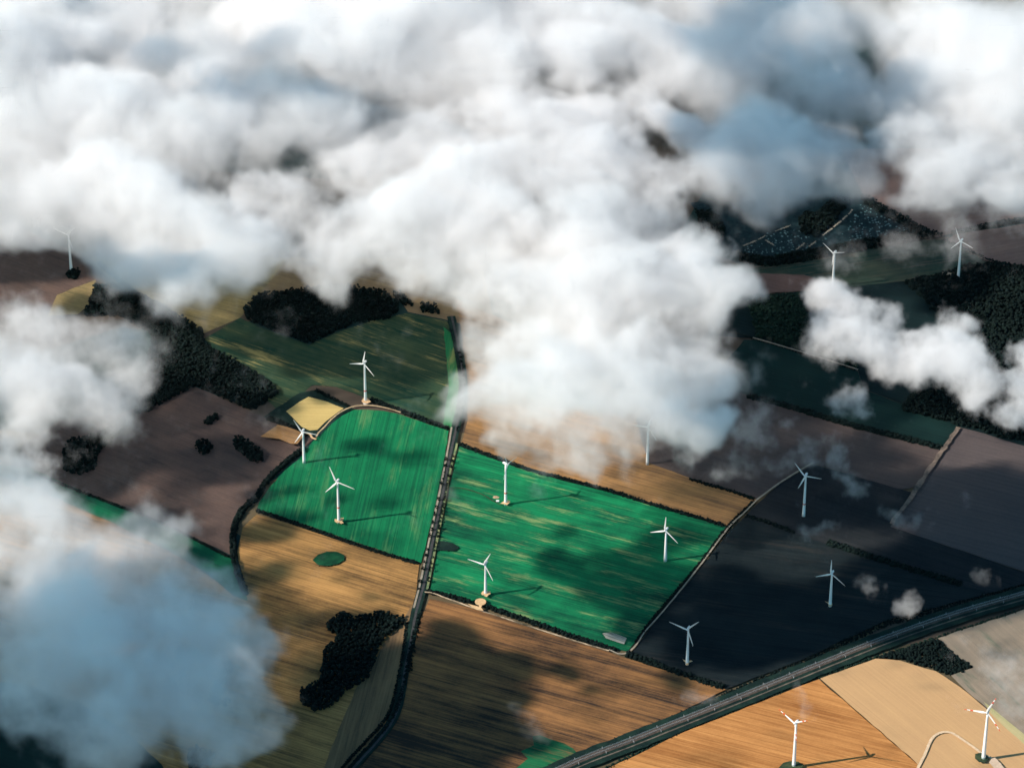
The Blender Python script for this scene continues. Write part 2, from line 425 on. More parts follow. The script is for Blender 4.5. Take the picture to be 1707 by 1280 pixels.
# roads, tracks, railway
ROAD = [(752, 530), (759, 560), (765, 590), (770, 620), (772, 645), (768, 680), (760, 715), (751, 755), (740, 810), (731, 855), (719, 912), (706, 975), (693, 1022), (685, 1065), (676, 1110), (662, 1185), (635, 1230), (592, 1278), (540, 1340)]
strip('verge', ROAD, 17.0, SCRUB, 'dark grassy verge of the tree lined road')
strip('road', ROAD, 4.6, ASPHALT, 'narrow asphalt road between two rows of trees', off=1.0)
strip('track', [(753, 715), (745, 760), (735, 812), (726, 855), (713, 915), (701, 972), (690, 1016)], 3.5, TRACK_DIM, 'pale farm track running beside the road', off=0.0)
strip('track', [(762, 742), (748, 800), (737, 860), (725, 920), (712, 985)], 4.0, mat_plain('grass_track', (0.08, 0.14, 0.07), (0.28, 0.28, 0.13), 0.05), 'grassy farm track along the left side of the large green field')
RAIL_MID = [(860, 1322), (962, 1274), (1055, 1238), (1140, 1204), (1252, 1159), (1365, 1113), (1473, 1070), (1590, 1029), (1707, 995), (1800, 968)]
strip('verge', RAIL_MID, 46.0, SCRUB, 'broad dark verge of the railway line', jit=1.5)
strip('track_bed', RAIL_MID, 5.0, BALLAST, 'ballast bed of the upper railway track', off=5.0)
strip('track_bed', RAIL_MID, 5.0, BALLAST, 'ballast bed of the lower railway track', off=-1.0)
strip('track', RAIL_MID, 2.6, mat_plain('service_track', (0.06, 0.055, 0.045), (0.17, 0.14, 0.11), 0.05), 'pale service track beside the railway', off=-11.0)
strip('track', [(1262, 836), (1240, 858), (1213, 884), (1165, 948), (1112, 1014), (1075, 1056), (1062, 1076), (1047, 1090), (1033, 1093), (1015, 1086)], 2.8, TRACK_DIM, 'pale farm track round the corner of the large green field')
strip('track', [(1356, 774), (1320, 795), (1290, 815), (1262, 836)], 3.5, TRACK_DIM, 'farm track at the edge of the dark ploughed field')
strip('track', [(708, 990), (722, 992), (740, 999), (760, 1006), (800, 1021), (830, 1030), (860, 1040), (900, 1053), (960, 1072), (1015, 1088)], 2.8, mat_plain('patchy_track', (0.05, 0.05, 0.035), (0.60, 0.46, 0.31), 0.035), 'pale sandy track below the hedge of the large green field')
strip('track', [(527, 732), (532, 724), (541, 715), (551, 704), (564, 693), (577, 685.5), (590, 681), (602, 679.5), (618, 679.5), (636, 682), (652, 686), (668, 691)], 3.0, mat_plain('worn_track', (0.26, 0.20, 0.12), (0.48, 0.36, 0.22), 0.1), 'curved sandy track to the upper turbine')
strip('track', [(510, 725), (517, 728), (520, 733), (527, 736)], 4.0, EARTH, 'short sandy track behind the turbine at the field corner')
strip('track', [(1522, 1300), (1533, 1277), (1541, 1262), (1547, 1247), (1553, 1235), (1562, 1227), (1575, 1223.5), (1588, 1226), (1602, 1235), (1617, 1245), (1635, 1258), (1650, 1266), (1660, 1272)], 5.0, TRACK, 'curved pale track looping to the striped turbine')
strip('track', [(744, 817), (765, 817), (787, 822), (808, 830), (822, 839), (835, 845)], 2.5, VERGE, 'dark worn track from the road to a turbine')
strip('track', [(1597, 716), (1570, 756), (1530, 814), (1486, 877)], 9.0, mat_plain('rough_edge', (0.07, 0.06, 0.05), (0.20, 0.15, 0.12), 0.08), 'rough grassy track between two mauve fields', jit=2.0)
strip('track', [(1255, 567), (1300, 580), (1360, 598), (1430, 620)], 3.0, TRACK_DIM, 'thin pale track behind the dark green crop strip')
for i, (a, b) in enumerate([((1238, 414), (1262, 405)), ((1264, 404), (1276, 397)), ((1292, 390), (1318, 380)), ((1371, 397), (1387, 385)), ((1389, 383), (1402, 373)), ((1404, 371), (1412, 364)), ((1414, 362), (1421, 354)),
                            ((1327, 421), (1341, 410)), ((1348, 416), (1360, 407)), ((1276, 405), (1290, 414))]):
    strip('track', [a, ((a[0] + b[0]) / 2, (a[1] + b[1]) / 2), b], 3.2, TRACK_DIM, 'pale track pieces showing between plantation trees', jit=1.2)['group'] = 'broken pale tracks in the plantation'

# ------------------------------------------------------------------ vegetation
LEAF = mat_leaf('leaves_dark', (0.0012, 0.005, 0.0055), (0.004, 0.012, 0.010))
LEAF2 = mat_leaf('leaves_green', (0.003, 0.013, 0.011), (0.010, 0.028, 0.018))
LEAF_PALE = mat_leaf('leaves_blue', (0.02, 0.08, 0.09), (0.16, 0.26, 0.27))
BARK = mat_plain('bark', (0.06, 0.045, 0.03), (0.10, 0.08, 0.06), 0.8)

_ICO = None


def ico():
    global _ICO
    if _ICO is None:
        b = bmesh.new()
        bmesh.ops.create_icosphere(b, subdivisions=1, radius=1.0)
        b.verts.ensure_lookup_table()
        _ICO = (np.array([v.co[:] for v in b.verts]), np.array([[v.index for v in f.verts] for f in b.faces]))
        b.free()
    return _ICO


def clumps(centres, radii, seed, flat=0.85):
    """many uneven leaf clumps as one mesh's vertices and faces"""
    V, Fc = ico()
    rs = np.random.RandomState(seed)
    n = len(centres)
    c = np.asarray(centres, float)
    r = np.asarray(radii, float)
    k = len(V)
    jit = 1.0 + rs.uniform(-0.28, 0.28, (n, k, 1))
    a = rs.uniform(0, 6.283, n)
    ca, sa = np.cos(a), np.sin(a)
    vx = V[None, :, 0] * ca[:, None] - V[None, :, 1] * sa[:, None]
    vy = V[None, :, 0] * sa[:, None] + V[None, :, 1] * ca[:, None]
    vz = np.broadcast_to(V[None, :, 2] * flat, (n, k))
    P = np.stack([vx, vy, vz], 2) * jit * r[:, None, None] + c[:, None, :]
    Fa = Fc[None] + (np.arange(n) * k)[:, None, None]
    return P.reshape(-1, 3), Fa.reshape(-1, 3)


def np_mesh(name, P, Fa, mat):
    me = bpy.data.meshes.new(name)
    me.vertices.add(len(P))
    me.vertices.foreach_set('co', P.astype(np.float32).ravel())
    me.loops.add(Fa.size)
    me.loops.foreach_set('vertex_index', Fa.astype(np.int32).ravel())
    me.polygons.add(len(Fa))
    me.polygons.foreach_set('loop_start', np.arange(0, Fa.size, 3, dtype=np.int32))
    me.update(calc_edges=True)
    me.materials.append(mat)
    return me


def inside(poly, x, y):
    n = len(poly)
    r = False
    j = n - 1
    for i in range(n):
        xi, yi = poly[i]
        xj, yj = poly[j]
        if (yi > y) != (yj > y) and x < (xj - xi) * (y - yi) / (yj - yi) + xi:
            r = not r
        j = i
    return r


def wood(label, px, h=12.0, gap=4.4, mat=None, seed=0):
    rng = random.Random(seed)
    P = [at(*p) for p in px]
    poly = [(p.x, p.y) for p in P]
    x0, x1 = min(p[0] for p in poly), max(p[0] for p in poly)
    y0, y1 = min(p[1] for p in poly), max(p[1] for p in poly)
    cs, rs = [], []
    y = y0
    while y < y1:
        x = x0
        while x < x1:
            qx, qy = x + rng.uniform(-3.5, 3.5), y + rng.uniform(-3.5, 3.5)
            if inside(poly, qx, qy):
                hh = h * (rng.uniform(0.72, 1.1) if rng.random() < 0.85 else rng.uniform(1.05, 1.35))
                r = gap * rng.choice((0.45, 0.55, 0.65, 0.8, 1.0))
                cs.append((qx, qy, hh - r))
                rs.append(r)
                for kk in range(2):
                    cs.append((qx + rng.uniform(-0.8, 0.8) * r, qy + rng.uniform(-0.8, 0.8) * r, hh - r * rng.uniform(0.9, 1.9)))
                    rs.append(r * rng.uniform(0.5, 0.85))
                cs.append((qx, qy, r * 0.6))
                rs.append(r * 0.9)
            x += gap
        y += gap
    Pv, Fa = clumps(cs, rs, seed)
    me = np_mesh('woodland', Pv, Fa, mat or LEAF)
    return tag(obj('woodland', me), label, None, None, 'stuff')


wood('long dark wood running down to the brown field', [(158, 480), (195, 478), (232, 500), (275, 516), (338, 553), (341, 577), (380, 597), (430, 628), (468, 654), (427, 684), (400, 678), (328, 643), (286, 664), (249, 686), (225, 690), (240, 635), (255, 560), (202, 528), (141, 527)], seed=1)
wood('dark wood below the edge of the large cloud', [(405, 517), (430, 495), (480, 488), (560, 478), (640, 488), (668, 514), (650, 532), (590, 540), (515, 574), (460, 553), (415, 535)], seed=2)
wood('dark wood at the lower left of the brown field', [(105, 757), (115, 737), (160, 728), (210, 697), (228, 694), (192, 732), (165, 752), (160, 780), (135, 792), (108, 786)], seed=3)
wood('large black wood in the golden stubble field', [(541, 1047), (568, 1023), (590, 1031), (610, 1031), (635, 1021), (655, 1030), (672, 1028), (675, 1040), (640, 1065), (630, 1085), (615, 1130), (580, 1150), (550, 1180), (520, 1186), (497, 1165), (500, 1155), (535, 1135), (538, 1100), (537, 1088), (560, 1070), (563, 1062)], seed=4)
wood('round dark copse in the brown field', [(327, 748), (330, 740), (338, 736), (347, 738), (353, 746), (350, 756), (340, 759), (331, 756)], h=13, seed=5)
wood('long dark copse in the brown field', [(388, 738), (394, 731), (404, 733), (420, 744), (436, 756), (440, 766), (432, 773), (420, 770), (404, 757), (392, 747)], h=13, seed=6)
wood('small narrow copse in the brown field', [(338, 707), (346, 699), (360, 693), (368, 696), (360, 704), (346, 712)], h=10, seed=7)
wood('dark trees at the base of the far left turbine', [(112, 455), (120, 449), (131, 450), (133, 460), (124, 467), (114, 464)], h=9, seed=8)
wood('dark forest right of the small white cloud', [(1510, 473), (1570, 458), (1610, 447), (1660, 441), (1760, 455), (1760, 745), (1700, 735), (1655, 728), (1640, 690), (1610, 640), (1590, 560), (1540, 500)], seed=9, gap=5.4)
wood('dark forest below the small white cloud', [(1500, 685), (1520, 660), (1560, 645), (1600, 640), (1640, 690), (1655, 726), (1598, 710), (1540, 694)], seed=10)
wood('dark forest strip behind the crop strip', [(1245, 500), (1330, 492), (1350, 540), (1400, 580), (1430, 615), (1340, 588), (1262, 563)], h=12, seed=11, mat=LEAF2)
wood('dark thicket along the railway', [(1462, 1098), (1500, 1086), (1563, 1067), (1572, 1075), (1598, 1098), (1622, 1114), (1585, 1127), (1545, 1112), (1500, 1101)], h=8, seed=12)
wood('tree belt at the lower edge of the plantation', [(1228, 424), (1280, 434), (1330, 424), (1430, 406), (1500, 392), (1540, 386), (1572, 394), (1540, 402), (1430, 421), (1340, 438), (1280, 446), (1235, 438)], seed=13)
wood('tree belt at the upper edge of the plantation', [(1432, 326), (1450, 334), (1500, 362), (1552, 390), (1542, 395), (1495, 374), (1440, 343)], h=12, seed=14)
wood('dark round wood beside the large cloud', [(1160, 355), (1185, 355), (1205, 375), (1210, 395), (1195, 405), (1170, 390)], seed=15)
wood('dark wood in the middle of the plantation', [(1330, 370), (1345, 355), (1360, 360), (1375, 345), (1395, 330), (1420, 335), (1385, 380), (1360, 398), (1335, 390)], seed=16)
wood('crooked copse under the grey cloud', [(372, 1112), (384, 1108), (388, 1116), (378, 1130), (372, 1145), (362, 1160), (366, 1170), (380, 1166), (384, 1172), (376, 1178), (356, 1178), (350, 1166), (358, 1140), (366, 1128)], h=11, seed=17)
wood('copse at the lower edge under the grey cloud', [(318, 1290), (314, 1262), (322, 1248), (345, 1252), (360, 1262), (350, 1275), (335, 1280), (332, 1320)], h=11, seed=18)
wood('small dark copse at the top of the olive field', [(700, 512), (712, 508), (730, 514), (734, 523), (720, 526), (704, 521)], h=13, seed=19)
wood('dark copse beside the road at the cloud edge', [(655, 490), (668, 492), (682, 505), (688, 512), (676, 512), (660, 500)], h=13, seed=20)


def shrubs(label, px, gap, r0, r1, mat, seed, keep=1.0, h=0.6):
    rng = random.Random(seed)
    P = [at(*p) for p in px]
    poly = [(p.x, p.y) for p in P]
    x0, x1 = min(p[0] for p in poly), max(p[0] for p in poly)
    y0, y1 = min(p[1] for p in poly), max(p[1] for p in poly)
    cs, rs = [], []
    y = y0
    while y < y1:
        x = x0
        while x < x1:
            qx, qy = x + rng.uniform(-gap, gap) * 0.35, y + rng.uniform(-gap, gap) * 0.35
            if rng.random() < keep and inside(poly, qx, qy):
                r = rng.uniform(r0, r1)
                cs.append((qx, qy, r * h))
                rs.append(r)
            x += gap
        y += gap
    Pv, Fa = clumps(cs, rs, seed)
    return tag(obj('shrubbery', np_mesh('shrubbery', Pv, Fa, mat)), label, None, None, 'stuff')


shrubs('pale bushes planted in the right plantation plot', [(1400, 396), (1418, 372), (1432, 340), (1540, 393), (1430, 408)], 7.0, 1.5, 3.2, LEAF_PALE, 21, 0.8)
shrubs('pale bushes planted in the left plantation plot', [(1225, 415), (1300, 380), (1350, 385), (1380, 398), (1340, 420), (1280, 432)], 7.0, 1.4, 3.0, LEAF_PALE, 22, 0.75)
shrubs('dark reeds along the rim of the oval hollow', [(556, 922), (570, 924), (576, 932), (566, 941), (545, 946), (530, 944), (545, 941), (562, 934)], 3.5, 1.2, 2.6, LEAF, 23)
shrubs('low scrub along the upper side of the railway', [(905, 1277), (970, 1253), (1140, 1184), (1338, 1099), (1473, 1035), (1707, 973), (1760, 955), (1760, 962), (1707, 981), (1475, 1045), (1340, 1109), (1140, 1194), (975, 1262), (905, 1290)], 4.5, 1.5, 3.2, LEAF, 24)
shrubs('low scrub along the lower side of the railway', [(1000, 1284), (1140, 1214), (1365, 1127), (1459, 1094), (1563, 1061), (1707, 1013), (1760, 996), (1760, 1002), (1707, 1020), (1563, 1067), (1459, 1100), (1365, 1133), (1140, 1222), (1020, 1284)], 4.0, 1.5, 3.2, LEAF2, 25)
shrubs('dark bushes on the tongue beside the road', [(724, 907), (740, 905), (755, 909), (762, 915), (755, 920), (740, 919), (724, 918)], 3.5, 1.2, 2.4, LEAF, 26)


def hedge(label, px, width=8.0, h=6.0, seed=0, mat=None, gaps=0.0):
    rng = random.Random(seed + 500)
    L = smooth_line(px, 6)
    cs, rs = [], []
    for a, b in zip(L[:-1], L[1:]):
        d = b - a
        n = max(1, int(d.length / 2.0))
        nr = Vector((-d.y, d.x, 0)).normalized()
        for k in range(n):
            if rng.random() < gaps:
                continue
            p = a.lerp(b, k / n)
            for side in (-1, 0, 1):
                r = width * rng.choice((0.16, 0.2, 0.24, 0.3, 0.36))
                q = p + nr * (side * width * 0.3 + rng.uniform(-0.12, 0.12) * width)
                cs.append((q.x, q.y, max(r * 0.5, h * rng.uniform(0.35, 1.05) - r * 0.6)))
                rs.append(r)
                if h > 5:
                    cs.append((q.x, q.y, r * 0.6))
                    rs.append(r)
    Pv, Fa = clumps(cs, rs, seed)
    return tag(obj('hedgerow', np_mesh('hedgerow', Pv, Fa, mat or LEAF)), label, 'hedge')


hedge('thick curved hedge left of the left green field', [(506, 750), (490, 762), (468, 780), (444, 804), (428, 830), (404, 852), (392, 876), (388, 900), (390, 930), (398, 960), (410, 993)], 11, 9, 1)
hedge('hedge between the left green field and golden stubble', [(428, 852), (480, 869), (560, 897), (640, 924), (699, 941)], 7.5, 6, 2)
hedge('hedge from the upper turbine down to the road', [(618, 667), (650, 680), (700, 699), (748, 717)], 9, 8, 3)
hedge('short hedge behind the small straw field', [(527, 651), (555, 666), (584, 680)], 6, 6, 4)
hedge('hedge on the left upper side of the large green field', [(766, 742), (800, 755), (860, 777), (885, 786)], 8, 7, 5)
hedge('hedge on the right upper side of the large green field', [(900, 790), (930, 797), (1010, 818), (1100, 846), (1170, 866), (1208, 878)], 7.5, 7, 6)
hedge('hedge along the lower side of the large green field', [(714, 987), (740, 993), (770, 1001), (800, 1009), (830, 1019), (880, 1036), (960, 1064), (1028, 1086)], 9, 8, 7)
hedge('tall hedge between brown stubble and dark ploughed field', [(1046, 1092), (1090, 1108), (1130, 1123), (1175, 1138), (1208, 1149)], 12, 9, 8)
hedge('hedge beside the track on the right of the large green field', [(1256, 838), (1213, 880), (1165, 943), (1110, 1008), (1078, 1047), (1060, 1072)], 7, 6, 9)
hedge('hedge under the thin wisp in the dark ploughed field', [(1244, 862), (1280, 873), (1325, 890)], 9, 7, 10)
hedge('long broad hedge in the dark ploughed field', [(1380, 907), (1430, 923), (1490, 942), (1550, 960), (1602, 976)], 13, 9, 11)
hedge('long hedge below the dark green crop strip', [(1248, 662), (1330, 684), (1410, 708), (1500, 731), (1572, 749)], 12, 9, 12)
hedge('hedge on the upper edge of the mauve brown field', [(1150, 800), (1190, 812), (1225, 822), (1258, 834)], 7, 6, 13)
hedge('tree line running right from the plantation', [(1588, 391), (1620, 385), (1655, 377), (1692, 371), (1740, 364)], 11, 10, 14)
hedge('thin hedge behind the far right turbine', [(1572, 402), (1605, 416), (1645, 434), (1690, 447)], 7, 7, 15)
hedge('dark hedge above the painted sunlit corner', [(446, 698), (475, 709), (500, 721), (512, 728)], 10, 8, 16)
hedge('thin hedge behind the long dark wood', [(165, 440), (185, 458), (210, 478), (240, 497), (285, 520)], 8, 8, 17)
hedge('hedge along the road where it enters the wood shade', [(700, 1025), (690, 1060), (682, 1100), (672, 1150), (650, 1205), (600, 1262), (570, 1300)], 7, 7, 18)
hedge('dark hedge on the wood side of the lower road', [(678, 1040), (672, 1090), (658, 1160), (640, 1203), (590, 1258), (555, 1300)], 6, 6, 19)
hedge('hedge along the upper road below the cloud', [(748, 538), (757, 570), (765, 605), (768, 640), (764, 680), (754, 716)], 4.5, 5, 20)
hedge('low hedge on the far side of the narrow green field', [(60, 792), (140, 823), (270, 873), (330, 903), (382, 930)], 6, 5, 21)
hedge('straight hedge beside the thin pale track', [(1180, 545), (1255, 565), (1340, 590), (1428, 617)], 5, 5, 22)


ONES = 'first second third fourth fifth sixth seventh eighth ninth tenth eleventh twelfth thirteenth fourteenth fifteenth sixteenth seventeenth eighteenth nineteenth'.split()
TENS = {20: 'twenti', 30: 'thirti', 40: 'forti'}


def nth(n):
    if n < 20:
        return ONES[n - 1]
    t = n // 10 * 10
    return TENS[t] + 'eth' if n == t else TENS[t][:-1] + 'y-' + ONES[n - t - 1]


# one tree of each sort, then copies along the road
def make_tree(h, r, seed):
    rng = random.Random(seed)
    root = bpy.data.objects.new('roadside_tree', None)
    COL.objects.link(root)
    bm = bmesh.new()
    bmesh.ops.create_cone(bm, cap_ends=True, segments=6, radius1=0.35, radius2=0.18, depth=h * 0.6, matrix=Matrix.Translation((0, 0, h * 0.3)))
    for k in range(4):
        a = k * 1.7 + rng.random()
        d = Vector((math.cos(a) * 0.6, math.sin(a) * 0.6, 0.75)).normalized()
        L = h * 0.3
        mt = Matrix.Translation(Vector((0, 0, h * 0.4)) + d * L * 0.5) @ d.to_track_quat('Z', 'Y').to_matrix().to_4x4()
        bmesh.ops.create_cone(bm, cap_ends=False, segments=4, radius1=0.15, radius2=0.06, depth=L, matrix=mt)
    me = bpy.data.meshes.new('trunk')
    bm.to_mesh(me)
    bm.free()
    obj('trunk', me, BARK, root)
    cs, rs = [], []
    for k in range(16):
        a = rng.uniform(0, 6.28)
        t = rng.random() ** 0.5
        z = rng.uniform(0.3, 0.95)
        wdt = r * (1.05 - abs(z - 0.55) * 1.3)
        cs.append((math.cos(a) * t * wdt, math.sin(a) * t * wdt, z * h))
        rs.append(r * rng.uniform(0.28, 0.46))
    Pv, Fa = clumps(cs, rs, seed)
    obj('crown', np_mesh('crown', Pv, Fa, LEAF), None, root)
    return root


def copy_tree(o, parent=None):
    c = o.copy()
    COL.objects.link(c)
    c.parent = parent
    for ch in o.children:
        copy_tree(ch, c)
    return c


protos = [make_tree(11.0, 3.3, 1), make_tree(13.0, 3.6, 2), make_tree(9.0, 2.8, 3), make_tree(12.0, 2.9, 4)]
used = [False] * 4


def plant_row(px, gap, label, group, seed, skip=0.08):
    rng = random.Random(seed)
    L = smooth_line(px, 10)
    acc = 0.0
    count = 0
    for a, b in zip(L[:-1], L[1:]):
        acc += (b - a).length
        if acc < gap:
            continue
        acc = 0.0
        if rng.random() < skip:
            continue
        k = rng.randrange(4)
        if used[k]:
            o = copy_tree(protos[k])
        else:
            o, used[k] = protos[k], True
        o.location = (b.x + rng.uniform(-0.8, 0.8), b.y + rng.uniform(-0.8, 0.8), 0)
        o.rotation_euler.z = rng.uniform(0, 6.28)
        s = rng.uniform(0.8, 1.15)
        o.scale = (s, s, s * rng.uniform(0.9, 1.1))
        count += 1
        tag(o, 'dark tree, ' + nth(count) + ' from the far end of the row ' + label, 'tree', group)


plant_row([(757, 756), (748, 800), (737, 855), (725, 915), (713, 972)], 9.0, 'right of the road', 'trees on the right side of the road', 1)
plant_row([(746, 760), (736, 812), (722, 875), (710, 930), (698, 985)], 12.0, 'left of the road', 'trees on the left side of the road', 2, 0.2)
plant_row([(765, 585), (772, 620), (775, 650), (770, 690), (762, 725)], 13.0, 'along the upper road', 'trees along the upper road', 3, 0.2)
plant_row([(705, 1010), (698, 1045), (690, 1085), (684, 1125)], 12.0, 'along the lower road', 'trees along the lower road', 4, 0.2)

# ------------------------------------------------------------------ wind turbines
WHITE = mat_plain('white_paint', (0.78, 0.78, 0.76), (0.84, 0.84, 0.82), 0.05, 0.45)
RED = mat_plain('red_paint', (0.62, 0.07, 0.03), (0.68, 0.09, 0.04), 0.1, 0.5)
GREENP = mat_plain('green_paint', (0.03, 0.17, 0.10), (0.04, 0.20, 0.12), 0.1, 0.5)
CONCRETE = mat_plain('concrete', (0.55, 0.52, 0.46), (0.65, 0.61, 0.55), 0.6)
STEEL = mat_plain('galvanised_steel', (0.30, 0.31, 0.32), (0.40, 0.41, 0.42), 0.6, 0.5)


def lathe(prof, seg=20):
    bm = bmesh.new()
    rings = []
    for r, z in prof:
        rings.append([bm.verts.new((r * math.cos(2 * math.pi * k / seg), r * math.sin(2 * math.pi * k / seg), z)) for k in range(seg)])
    for a, b in zip(rings[:-1], rings[1:]):
        for k in range(seg):
            bm.faces.new((a[k], a[(k + 1) % seg], b[(k + 1) % seg], b[k]))
    bm.faces.new(rings[0][::-1])
    bm.faces.new(rings[-1])
    for f in bm.faces:
        f.smooth = len(f.verts) == 4
    return bm


def to_mesh(name, bm):
    bmesh.ops.recalc_face_normals(bm, faces=bm.faces[:])
    me = bpy.data.meshes.new(name)
    bm.to_mesh(me)
    bm.free()
    return me


def blade_mesh(R, r0, r1, grow=0.0, name='blade'):
    """span along +Z from r0 to r1 (fractions of R); airfoil section, twisted and tapered"""
    bm = bmesh.new()
    N = 14
    rings = []
    for i in range(N + 1):
        t = r0 + (r1 - r0) * i / N
        if t < 0.22:
            k = t / 0.22
            ch = 1.9 + (R * 0.098 - 1.9) * (k * k * (3 - 2 * k))
            th = 0.95 - 0.72 * k
        else:
            k = (t - 0.22) / 0.78
            ch = R * 0.098 * (1 - k) + R * 0.022 * k
            if t > 0.96:
                ch *= 1 - 0.7 * ((t - 0.96) / 0.04) ** 2
            th = 0.23 - 0.09 * k
        tw = rad(16) * (1 - t) ** 2 + rad(3)
        ch += grow
        pre = -1.2 * t * t
        ring = []
        for a in range(12):
            an = 2 * math.pi * a / 12
            x = (math.cos(an) * 0.5 - 0.18) * ch
            y = math.sin(an) * 0.5 * (ch * th + grow * 0.4) * (1.0 if math.cos(an) < 0.2 else 0.7)
            ring.append(bm.verts.new((x * math.cos(tw) - y * math.sin(tw), x * math.sin(tw) + y * math.cos(tw) + pre, t * R)))
        rings.append(ring)
    for a, b in zip(rings[:-1], rings[1:]):
        for k in range(12):
            bm.faces.new((a[k], a[(k + 1) % 12], b[(k + 1) % 12], b[k])).smooth = True
    bm.faces.new(rings[0][::-1])
    bm.faces.new(rings[-1])
    return to_mesh(name, bm)


def turbine(label, base, hub_z, R, yaw, phase, band=None, striped=False, green=False, r_base=3.1):
    """yaw: rotor faces the camera side, turned by yaw degrees to +X; phase: clockwise from the top"""
    p = at(*base)
    root = bpy.data.objects.new('wind_turbine', None)
    COL.objects.link(root)
    root.location = (p.x, p.y, 0.1)
    root.rotation_euler.z = rad(yaw)
    tag(root, label, 'wind turbine', 'wind turbines standing in the fields')
    top = hub_z - 2.2
    rb, rt = r_base, r_base * 0.5
    prof = [(rb, 0.0)] + [(rb + (rt - rb) * (k / 8.0) ** 0.9, top * k / 8.0) for k in range(1, 9)]
    obj('tower', to_mesh('tower', lathe(prof)), WHITE, root)
    obj('base_ring', to_mesh('base_ring', lathe([(rb + 1.9, -0.5), (rb + 1.9, 0.7), (rb + 1.2, 0.9), (rb - 0.3, 0.9)])), CONCRETE, root)

    def rad_at(z):
        return rb + (rt - rb) * (z / top) ** 0.9
    if band:
        z0, z1 = hub_z * band - 1.3, hub_z * band + 1.3
        obj('red_band', to_mesh('red_band', lathe([(rad_at(z0) + 0.12, z0), (rad_at(z1) + 0.12, z1)])), RED, root)
    if green:
        for k in range(4):
            z0, z1 = k * 3.0 + 0.9, (k + 1) * 3.0 + 0.9
            sh = mat_plain('green_paint', tuple(GB[i] * (1 - k / 4.0) + 0.7 * k / 4.0 for i in range(3)), tuple(GB[i] * (1 - k / 4.0) + 0.72 * k / 4.0 for i in range(3)), 0.1, 0.5)
            obj('green_band', to_mesh('green_band', lathe([(rad_at(z0) + 0.08, z0), (rad_at(z1) + 0.08, z1)])), sh, root)
    # nacelle: rotor towards -Y of the root, tail towards +Y
    bm = lathe([(0.6, -6.3), (1.7, -5.8), (2.2, -4.0), (2.35, -1.5), (2.2, 1.0), (1.9, 2.6), (1.5, 2.9)], 16)
    bmesh.ops.transform(bm, matrix=Matrix.Translation((0, 0, hub_z)) @ Matrix.Rotation(rad(90), 4, 'X'), verts=bm.verts[:])
    obj('nacelle', to_mesh('nacelle', bm), WHITE, root)
    hub = bpy.data.objects.new('rotor', None)
    COL.objects.link(hub)
    hub.parent = root
    hub.location = (0, -4.6, hub_z)
    hub.rotation_euler = (0, rad(phase), 0)
    bm = lathe([(1.75, -1.8), (1.85, -0.4), (1.6, 0.9), (1.0, 1.9), (0.3, 2.4)], 16)
    bmesh.ops.transform(bm, matrix=Matrix.Rotation(rad(90), 4, 'X'), verts=bm.verts[:])
    obj('spinner', to_mesh('spinner', bm), WHITE, hub)
    me = blade_mesh(R, 0.02, 1.0)
    st = [blade_mesh(R, 0.60, 0.73, 0.10, 'red_stripe'), blade_mesh(R, 0.87, 1.0, 0.10, 'red_stripe')] if striped else []
    for k in range(3):
        b = bpy.data.objects.new('blade', me)
        if not me.materials:
            me.materials.append(WHITE)
        COL.objects.link(b)
        b.parent = hub
        b.rotation_euler = (0, rad(120 * k), 0)
        for s in st:
            if not s.materials:
                s.materials.append(RED)
            q = bpy.data.objects.new('red_stripe', s)
            COL.objects.link(q)
            q.parent = hub
            q.rotation_euler = (0, rad(120 * k), 0)
    return root


GB = (0.04, 0.19, 0.11)
turbine('white turbine on a sandy pad above the left green field', (609.5, 672), 99, 33, -30, 10, band=0.31)
turbine('white turbine at the upper left corner of the left green field', (507, 772), 78, 32, -14, 90)
turbine('white turbine with a red tower band in the left green field', (565, 872), 101, 37, -20, 99, band=0.38)
turbine('white turbine seen from behind in the large green field', (843, 842), 100, 32, 58, 96 - 60 + 60, band=0.30)
turbine('white turbine beside a round sandy patch', (809.5, 993), 78, 36, -34, 25)
turbine('white turbine at the right edge of the large green field', (1109, 936), 77, 34, -30, 3)
turbine('white turbine below a thin wisp in the dark field', (1339.5, 862), 101, 34, -24, 81, band=0.32)
turbine('white turbine above the railway in the dark field', (1383.5, 1012), 82.5, 34, -27, 0)
turbine('white turbine at the lower left corner of the dark field', (1145.4, 1109), 88, 36, -27, 39)
turbine('white turbine with red striped blades in the orange stubble', (1323, 1281), 109, 37, -42, 50, striped=True, green=True, r_base=3.6)
turbine('white turbine with red striped blades on the pale sandy field', (1639, 1268.5), 117, 42, -26, 20, striped=True, green=True, r_base=3.8)
turbine('distant white turbine in front of the reddish field', (1597, 466), 97, 32, -35, 98)
turbine('distant turbine half hidden behind the small white cloud', (1388, 480), 88, 30, -35, 63)
turbine('white turbine whose top is lost in the large cloud', (1079, 775), 95, 33, -27, 20)
turbine('faint turbine under the cloud at far left', (119, 453), 95, 33, -27, 40)


# earth pads under the towers, a heap, a transformer hut
def pad(label, base, pts, mat=EARTH):
    LAYER[0] += 0.02
    return sheet('pad', [(base[0] + a, base[1] + b) for a, b in pts], mat, label, step=2.5, jit=0.35)


